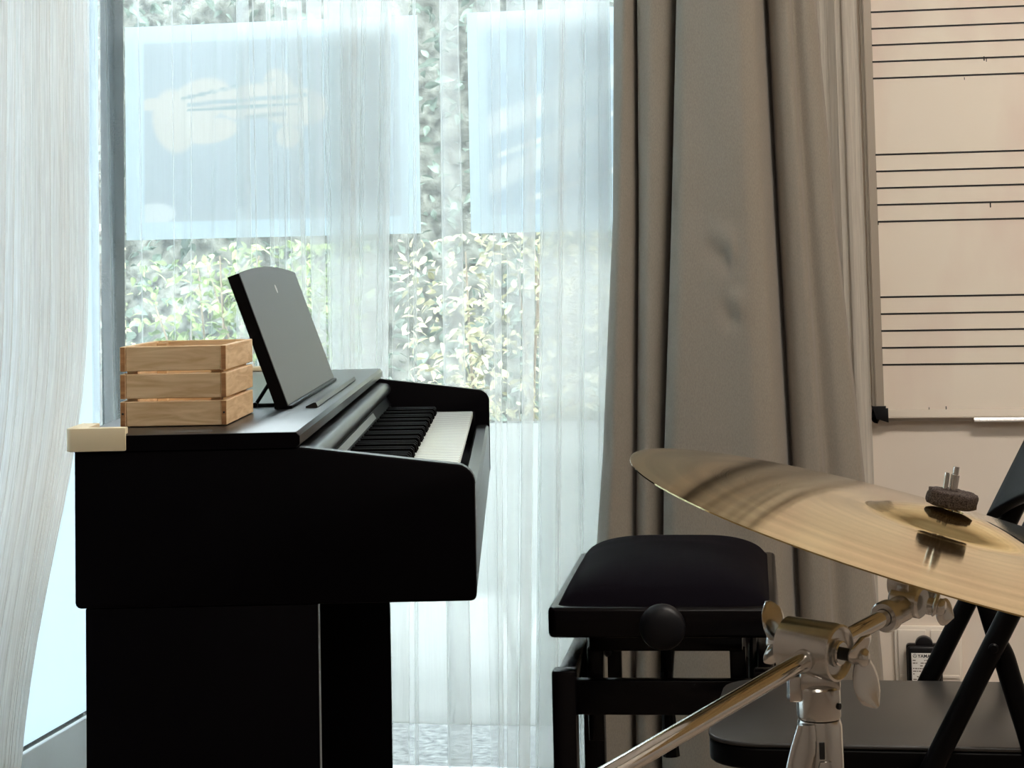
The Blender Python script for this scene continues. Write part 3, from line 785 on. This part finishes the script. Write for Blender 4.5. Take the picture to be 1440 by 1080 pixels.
for ly in (-.203, .203):
    k = .53
    def up(z): return (.2515+(z-.427)*k, ly, z)
    obj('upright', tube([up(.015), up(.2), up(.5), up(.80)] , TR, 14), m_metal_black, chair)
    ly2 = ly - math.copysign(.020, ly)
    pth = smooth_path([(.316, ly2, .566), (.332, ly2, .556), (.341, ly2, .520), (.366, ly2, .43), (.46, ly2, .015)], it=3)
    obj('rear_leg', tube(pth, TR, 14), m_metal_black, chair)
    obj('pivot_rivet', lathe([(-.012, .0055), (.003, .0055), (.0045, .004), (.0045, 0)], (.322, ly+math.copysign(TR-.002, ly), .560), (0, math.copysign(1, ly), 0), 16), m_metal_black, chair)
    for p, q in ((up(.0), up(.03)), ((.462, ly2, 0), (.457, ly2, .03))):
        obj('foot_cap', tube([p, q], TR+.0025, 14), m_plastic_black, chair)
obj('cross_bar', tube([(.085, -.203, .11), (.085, .203, .11)], .009, 12), m_metal_black, chair)
obj('cross_bar', tube([(.425, -.183, .16), (.425, .183, .16)], .009, 12), m_metal_black, chair)
obj('seat_bar', tube([(.285, -.203, .399), (.285, .203, .399)], .008, 12), m_metal_black, chair)
n1, n2 = 28, 12; P = np.zeros((n2, n1, 3))
for j in range(n1):
    y = -.198+.396*j/(n1-1); q = (y/.198)
    zlo = .648+.050*max(0, 1-abs(q)**2.5)**.8; zhi = .835-.02*q**4
    for i in range(n2):
        z = zlo+(zhi-zlo)*i/(n2-1)
        P[i, j] = (.2515+(z-.427)*.53 - .026 + .040*(1-q*q), y, z)
br = grid(P, 'backrest', m_plastic_black, chair)
sd = br.modifiers.new('panel', 'SOLIDIFY'); sd.thickness = .016; sd.offset = 0
bv = br.modifiers.new('edge', 'BEVEL'); bv.width = .004; bv.segments = 2; bv.limit_method = 'ANGLE'

# ------------------------------------------------------------------ staff whiteboard on the back wall
board = empty('staff_whiteboard', W(1.43, 0, .703), RZ, 'whiteboard ruled with black music staves in an aluminium frame on the wall', 'whiteboard')
BW, BH = 1.22, 1.14
obj('panel', box((.006, -.0125, .006), (BW-.006, -.001, BH-.006)), m_board, board, None)
fr = [(0, 0), (.021, -.0), (.021, -.0128), (.0085, -.0175), (.0080, -.0195), (.0068, -.0205), (.0050, -.0195), (.0045, -.0170), (.0005, -.0160)]
def bar_prof(length):   # bar along +x, section in (inset z, y)
    return extrude_poly([(p[1], p[0]) for p in fr], 'x', 0, length)
b = bar_prof(BW-.05); o = obj('frame_bar', b, m_alu, board, .5, (.025, 0, 0))
b = bar_prof(BW-.05); o = obj('frame_bar', b, m_alu, board, .5, (.025, 0, BH)); o.rotation_euler = (0, 0, 0); o.scale = (1, 1, -1)
b = extrude_poly([(p[0], p[1]) for p in fr], 'z', 0, BH-.05); obj('frame_bar', b, m_alu, board, .5, (0, 0, .025))
b = extrude_poly([(BW-p[0], p[1]) for p in fr], 'z', 0, BH-.05); obj('frame_bar', b, m_alu, board, .5, (0, 0, .025))
for cx in (0, BW):
    for cz in (0, BH):
        sx = 1 if cx == 0 else -1; sz = 1 if cz == 0 else -1
        b = bmesh.new()
        poly = [(.0+.009*(1-math.sin(math.radians(15*i))), .009*(1-math.cos(math.radians(15*i)))) for i in range(7)]
        poly = [(-.0015+p[0], -.0015+p[1]) for p in poly[::-1]]
        poly = poly[::1] + [(-.0015, .028), (.024, .028), (.024, .024), (.028, .024), (.028, -.0015)]
        b = extrude_poly([(cx+sx*p[0], cz+sz*p[1]) for p in poly], 'y', -.0222, -.0005, .0012)
        obj('frame_corner', b, m_plastic_black, board, .5)
sl_ = bm_mesh(box((.0175, -.0131, -.0016), (BW-.0175, -.0126, .0016)), 'staff_line', None); sl_.materials.append(m_ink)
for top in (1.704, 1.4445, 1.1838, .926):
    for k in range(5):
        link('staff_line', sl_, None, board, (0, 0, top-.0304*k-.703))
obj('tray_rail', extrude_poly([(-.0225, .000), (-.0205, .006), (-.0160, .006), (-.0160, -.0015), (-.0225, -.0015)], 'x', .178, BW-.03), mat('bright_aluminium', (.80, .78, .75, 1), .25, 1.), board, .5)
for k, (x, z, sc) in enumerate([(.219, 1.352, 1), (.223, 1.349, .7), (.183, 1.317, .6), (.2205, 1.087, 1), (.021, 1.060, .9), (.1, .7255, .6), (.13, .7262, .8)]):
    b = box((x-.0011*sc, -.0130, z-.703-.004*sc), (x+.0011*sc, -.0127, z-.703+.004*sc), .0004*sc, 1)
    obj('marker_speck', b, m_ink, board)

# wall outlet and plugged-in adapter
outlet = empty('wall_outlet', W(1.455, 0, .20), RZ, 'white double wall outlet plate low on the wall behind the chair', 'outlet')
obj('plate', box((0, -.010, 0), (.118, 0, .140), .003), m_outlet, outlet)
for x in (.006, .064):
    obj('cover', box((x, -.015, .040), (x+.050, -.0095, .134), .002), m_outlet, outlet)
    obj('cover_lip', box((x+.002, -.017, .050), (x+.048, -.0148, .056), .001), m_outlet, outlet)
ad = empty('power_adapter', W(1.475, .0175, .222), RZ, 'black plug-in adapter with white printed label on the wall outlet', 'adapter')
obj('body', box((.002, -.032, 0), (.060, 0, .090), .005, 3), m_plastic_black, ad)
obj('bezel', box((.0, -.028, -.002), (.062, -.004, .092), .006, 3), m_metal_black, ad)
obj('plug_dome', extrude_poly([(.0315+.0155*math.cos(math.radians(a)), .0905+.0145*math.sin(math.radians(a))) for a in range(0, 181, 15)], 'y', -.026, -.006, .002), m_plastic_black, ad)
lab = obj('label', box((.0085, -.0325, .003), (.0535, -.0320, .078)), m_label, ad, None)
cu_ = bpy.data.curves.new('brand_text', 'FONT'); cu_.body = 'YAMAHA'; cu_.size = .0078; cu_.extrude = .0001; cu_.offset = .0002; cu_.space_character = 1.05
to = bpy.data.objects.new('tmp_text', cu_); COL.objects.link(to); bpy.context.view_layer.update()
tm = bpy.data.meshes.new_from_object(to.evaluated_get(bpy.context.evaluated_depsgraph_get())); bpy.data.objects.remove(to)
tx = link('brand_text', tm, m_ink2, lab, (.0195, -.0327, .0705), (math.pi/2, 0, 0))
bm = bmesh.new()
lathe([(0, .0034), (0, .0027), (.0002, .0027), (.0002, .0034)], (.0145, -.0326, .0733), (0, -1, 0), 24, bm)
for a in (90, 210, 330):
    c = Vector((.0145, -.03265, .0733)); e = c + Vector((math.cos(math.radians(a)), 0, math.sin(math.radians(a))))*.003
    tube([c, e], .0003, 6, bm)
obj('brand_mark', bm, m_ink2, lab)
rg = random.Random(5); bm = bmesh.new()
for k in range(13):
    z = .0655-.0047*k; x = .0105
    while x < .050:
        ww = rg.uniform(.002, .007)
        if rg.random() < .85: box((x, -.0327, z-.0009), (min(.0515, x+ww), -.0325, z+.0007), bm=bm)
        x += ww+.0011
o = obj('fine_print', bm, mat('fine_print_ink', srgb(96, 84, 74), .7), lab, None); o['kind'] = 'stuff'

# ------------------------------------------------------------------ cymbal stand
stand = empty('cymbal_stand', (.2125, 1.47, 0), 0, 'chrome boom cymbal stand with ratchet tilter and wing nuts, in front of the chair', 'cymbal stand')
def SP(x, y, z): return Vector((x-.2125, y-1.47, z))
A = SP(.058, 1.24, .6895); Bc = SP(.213, 1.47, .7125); Cn = SP(.2935, 1.5785, .7235)
bd = (Bc-A).normalized(); bd2 = (Cn-Bc).normalized()
A0 = A - bd*.25
obj('boom_arm', tube([A0, Bc, Cn], .0064, 24), m_chrome, stand)
obj('boom_grip', tube([A0-bd*.02, A0-bd*.018, A0+bd*.05, A0+bd*.052], [.009, .0115, .0115, .009], 20), m_plastic_black, stand)
hx = Vector((.77, -.64, -.06)).normalized()
hc = Bc + Vector((-.004, 0, .003))
obj('ratchet_tilter', lathe([(-.0225, 0), (-.0225, .0165), (-.0205, .0195), (.0195, .0205), (.0225, .0200), (.0235, .0185), (.0222, .0168), (.0196, .0155), (.0196, .010), (.0212, .0095), (.0212, .0065), (.0196, .006), (.0196, 0)], hc, hx, 48), m_steel, stand, .5)
obj('tilter_washer', lathe([(.0214, .0088), (.0240, .0088), (.0248, .0078), (.0248, .0046), (.0214, .0046)], hc, hx, 32), m_chrome, stand, .5)
obj('wing_screw', lathe([(.019, .0045), (.036, .0045), (.036, 0)], hc, hx, 20), m_rod_dark, stand)
obj('boom_collar', tube([Bc-bd*.0255, Bc-bd*.0205], .0078, 24), m_steel, stand)
def wing(center, axis, vdir, L1, L2, name, wm=1.):
    """wing nut: round hub with two flat unequal ears along vdir"""
    ax = Vector(axis).normalized(); v = Vector(vdir); v = (v-ax*v.dot(ax)).normalized(); s_ = ax.cross(v)
    b = lathe([(-.006, 0), (-.006, .0058), (.004, .0066), (.006, .0052), (.0065, 0)], center, ax, 20)
    for L, sg in ((L1, 1), (L2, -1)):
        rings = []
        for i in range(11):
            t = i/10
            wd = .0055 + .0052*math.sin(math.pi*min(1, t*1.02))**.9 if t < .97 else .0045
            wd *= 1-.55*max(0, (t-.75)/.25)**2
            wd *= wm
            th = .0030*(1-.35*t)
            c = Vector(center) + v*sg*(.002+L*t) + ax*(.0045*t*t*L/.02+.001)
            rings.append([b.verts.new(c + s_*wd*math.cos(a) + ax*th*math.sin(a)) for a in [2*math.pi*k/14 for k in range(14)]])
        for r0, r1 in zip(rings[:-1], rings[1:]):
            for k in range(14): b.faces.new((r0[k], r0[(k+1) % 14], r1[(k+1) % 14], r1[k]))
        b.faces.new(rings[0]); b.faces.new(rings[-1][::-1])
    return obj(name, b, m_steel, stand, 1.0)
wing(hc+hx*.0385, hx, Vector((.42, .0, -1)), .034, .013, 'wing_nut', 1.5)
wing(hc-hx*.030, -hx, Vector((-.08, 0, 1)), .026, .015, 'wing_nut', 1.35)
obj('tilter_stem', tube([hc-hx*.034, hc-hx*.021], .0045, 16), m_steel, stand)
# socket below the tilter
pz = Vector((0, 0, 1))
bm = lathe([(0, 0), (0, .0150), (.002, .0157), (.021, .0157), (.0225, .0148), (.0225, 0)], (0, 0, .6665), pz, 40)
obj('socket', bm, m_steel, stand, .5)
obj('socket_tab', box((-.022, -.008, .679), (-.012, .006, .697), .0015), m_steel, stand)
obj('tilter_foot', box((-.0145, -.010, .686), (.0150, .011, .700), .003), m_steel, stand)
obj('socket_screw', lathe([(0, 0), (0, .0023), (.001, .0023), (.001, 0)], (.0128, -.0094, .676), (.8, -.6, 0), 12), m_rod_dark, stand)
obj('post_clamp', lathe([(0, .0135), (0, .0165), (.004, .0168), (.050, .0160), (.0535, .0148), (.0545, .0115), (.0545, 0)], (0, 0, .612), pz, 40), m_steel, stand, .5)
obj('clamp_slot', box((-.0030, -.0172, .641), (.0008, -.0145, .653), .0005), m_rod_dark, stand)
obj('clamp_wedge', extrude_poly([(-.011, .612), (.010, .612), (.005, .640), (-.003, .640)], 'y', -.020, -.0145, .001), m_steel, stand)
lv = bmesh.new(); rings = []
for i in range(12):
    t = i/11; c = Vector((-.0115-.013*t**1.4, -.0145-.004*t, .665-.052*t)); wd = .0045+.0055*math.sin(math.pi*min(1, .12+t*.8)); th = .0045
    rings.append([lv.verts.new(c + Vector((wd*math.cos(a), th*math.sin(a), 0))) for a in [2*math.pi*k/14 for k in range(14)]])
for r0, r1 in zip(rings[:-1], rings[1:]):
    for k in range(14): lv.faces.new((r0[k], r0[(k+1) % 14], r1[(k+1) % 14], r1[k]))
lv.faces.new(rings[0]); lv.faces.new(rings[-1][::-1])
obj('clamp_lever', lv, m_steel, stand, 1.0)
obj('upper_post', tube([(0, 0, .38), (0, 0, .615)], .0095, 24), m_chrome, stand)
obj('lower_post', tube([(0, 0, .12), (0, 0, .40)], .0127, 24), m_chrome, stand)
for k in range(3):
    a = 2.1+k*2*math.pi/3
    obj('leg', tube([(.02*math.cos(a), .02*math.sin(a), .36), (.27*math.cos(a), .27*math.sin(a), .012)], .008, 12), m_chrome, stand)
    obj('brace', tube([(.012*math.cos(a), .012*math.sin(a), .15), (.165*math.cos(a), .165*math.sin(a), .155)], .005, 10), m_chrome, stand)
    obj('rubber_foot', tube([(.262*math.cos(a), .262*math.sin(a), .022), (.28*math.cos(a), .28*math.sin(a), .006)], [.011, .013], 12), m_plastic_black, stand)
# upper tilter and cymbal rod
cn = Vector((.26590831, -.05786327, .96226016)).normalized(); CC = Vector((.33427, 1.6, .77066)); cl = CC - Vector((.2125, 1.47, 0))
obj('boom_sleeve', lathe([(-.030, .0068), (-.030, .0105), (-.028, .0118), (-.021, .0118), (-.020, .0102), (.004, .0102), (.006, .008), (.006, 0)], Cn, bd2, 32), m_steel, stand, .5)
rb = cl - cn*.058; rn = Vector((.17, -.05, .98)).normalized()
tax = Vector((.8, -.6, -.1)).normalized()
tc_ = Cn + bd2*.010 + Vector((.002, .0, .004))
obj('upper_tilter', lathe([(-.013, 0), (-.013, .010), (-.011, .0122), (.010, .0122), (.012, .0105), (.012, 0)], tc_, tax, 36), m_steel, stand, .5)
obj('upper_ratchet', lathe([(-.009, 0), (-.009, .0125), (.007, .0125), (.009, .0115), (.009, 0)], tc_ + Vector((-.002, .004, .0135)), tax, 36), m_steel, stand, .5)
wing(tc_ + tax*.019 + Vector((.004, 0, -.001)), tax, Vector((1, .3, -.55)), .018, .008, 'wing_nut')
obj('rod_sleeve', tube([rb + cn*.006, rb + cn*.050], .0062, 24), m_steel, stand)
hgt = .0133+.012; bt = cl + cn*hgt + Vector((-.0025, 0, 0))
obj('cymbal_rod', tube([rb, bt - cn*.004, bt + rn*.028, bt + rn*.0285, bt + rn*.0345], [.0034, .0034, .0034, .0024, .0024], 20), m_chrome, stand)
px_, py_, _ = frame_of(cn)
side = Vector((-1, -.1, 0)); side = (side-cn*side.dot(cn)).normalized()
obj('rod_pin', tube([bt + rn*.0135 + side*.0066, bt + rn*.0285 + side*.0066], .0020, 14), m_chrome, stand)

# cymbal (lathe profile, bow + bell), origin at the rim plane centre
RR, qb, hb = .254, .012, .0133
def cprof(t): return hb*(1-abs(t)**1.6) + qb*(1-min(1, t/.26)**2.2)
ts = [.032, .04, .06, .08, .11, .14, .17, .20, .23, .25, .27, .30, .34, .40, .46, .52, .58, .64, .70, .76, .82, .88, .93, .97, 1.]
pr = [(cprof(t), t*RR) for t in ts] + [(cprof(1)-.0011, RR-.0002)] + [(cprof(t)-.0012, t*RR) for t in ts[::-1][1:]]
pr.append(pr[0])
bm = lathe(pr, (0, 0, 0), (0, 0, 1), 128)
bmesh.ops.remove_doubles(bm, verts=bm.verts[:], dist=1e-6)
cy = obj('cymbal', bm, m_brass, None, .8, CC)
cy.rotation_mode = 'QUATERNION'; cy.rotation_quaternion = Vector((0, 0, 1)).rotation_difference(cn)
tag(cy, 'large tilted bronze ride cymbal mounted on the chrome boom stand', 'cymbal')

# felt washer on the bell
b = bmesh.new(); rg = random.Random(9)
b = lathe([(0, .0042), (0, .017), (.0012, .0202), (.004, .0210), (.009, .0210), (.0118, .0202), (.0128, .018), (.0128, .0042), (0, .0042)], (0, 0, 0), (0, 0, 1), 40)
bmesh.ops.remove_doubles(b, verts=b.verts[:], dist=1e-6)
bmesh.ops.subdivide_edges(b, edges=b.edges[:], cuts=1, use_grid_fill=True)
for v in b.verts:
    nz = noise.noise(v.co*160)*.0011 + noise.noise(v.co*420)*.0006
    rad = math.hypot(v.co.x, v.co.y)
    if rad > .006 and v.co.z > .001:
        v.co.x *= 1+nz/rad; v.co.y *= 1+nz/rad
        v.co.z += nz*.9 if v.co.z > .008 else 0
fe = obj('felt_washer', b, m_felt, None, 1.2, bt + Vector((.2125, 1.47, 0)) + rn*.0028)
fe.rotation_mode = 'QUATERNION'; fe.rotation_quaternion = Vector((0, 0, 1)).rotation_difference(rn); fe.scale = (.94, .94, .98)
tag(fe, 'worn grey felt washer on the cymbal bell', 'felt washer')

# ------------------------------------------------------------------ ceiling lights
def ceiling_light(s, d, lx, ly, e, label):
    r_ = empty('ceiling_light', W(s, d, H), RZ, label, 'ceiling light', 'warm panel lights on the ceiling')
    obj('frame', box((-lx/2-.02, -ly/2-.02, -.035), (lx/2+.02, ly/2+.02, -.001), .004), m_frame, r_)
    m = bpy.data.materials.new('warm_diffuser'); m.use_nodes = True
    N, L, b_ = nodes(m); b_.inputs['Emission Color'].default_value = (1, .91, .81, 1); b_.inputs['Emission Strength'].default_value = e
    obj('diffuser', box((-lx/2, -ly/2, -.042), (lx/2, ly/2, -.0355)), m, r_, None)
ceiling_light(2.3, 1.5, 1.2, .3, 33, 'long warm ceiling light nearer the whiteboard wall, above the frame')
ceiling_light(1.7, 3.6, 1.2, .3, 18, 'long warm ceiling light behind the viewpoint, farther from the windows')
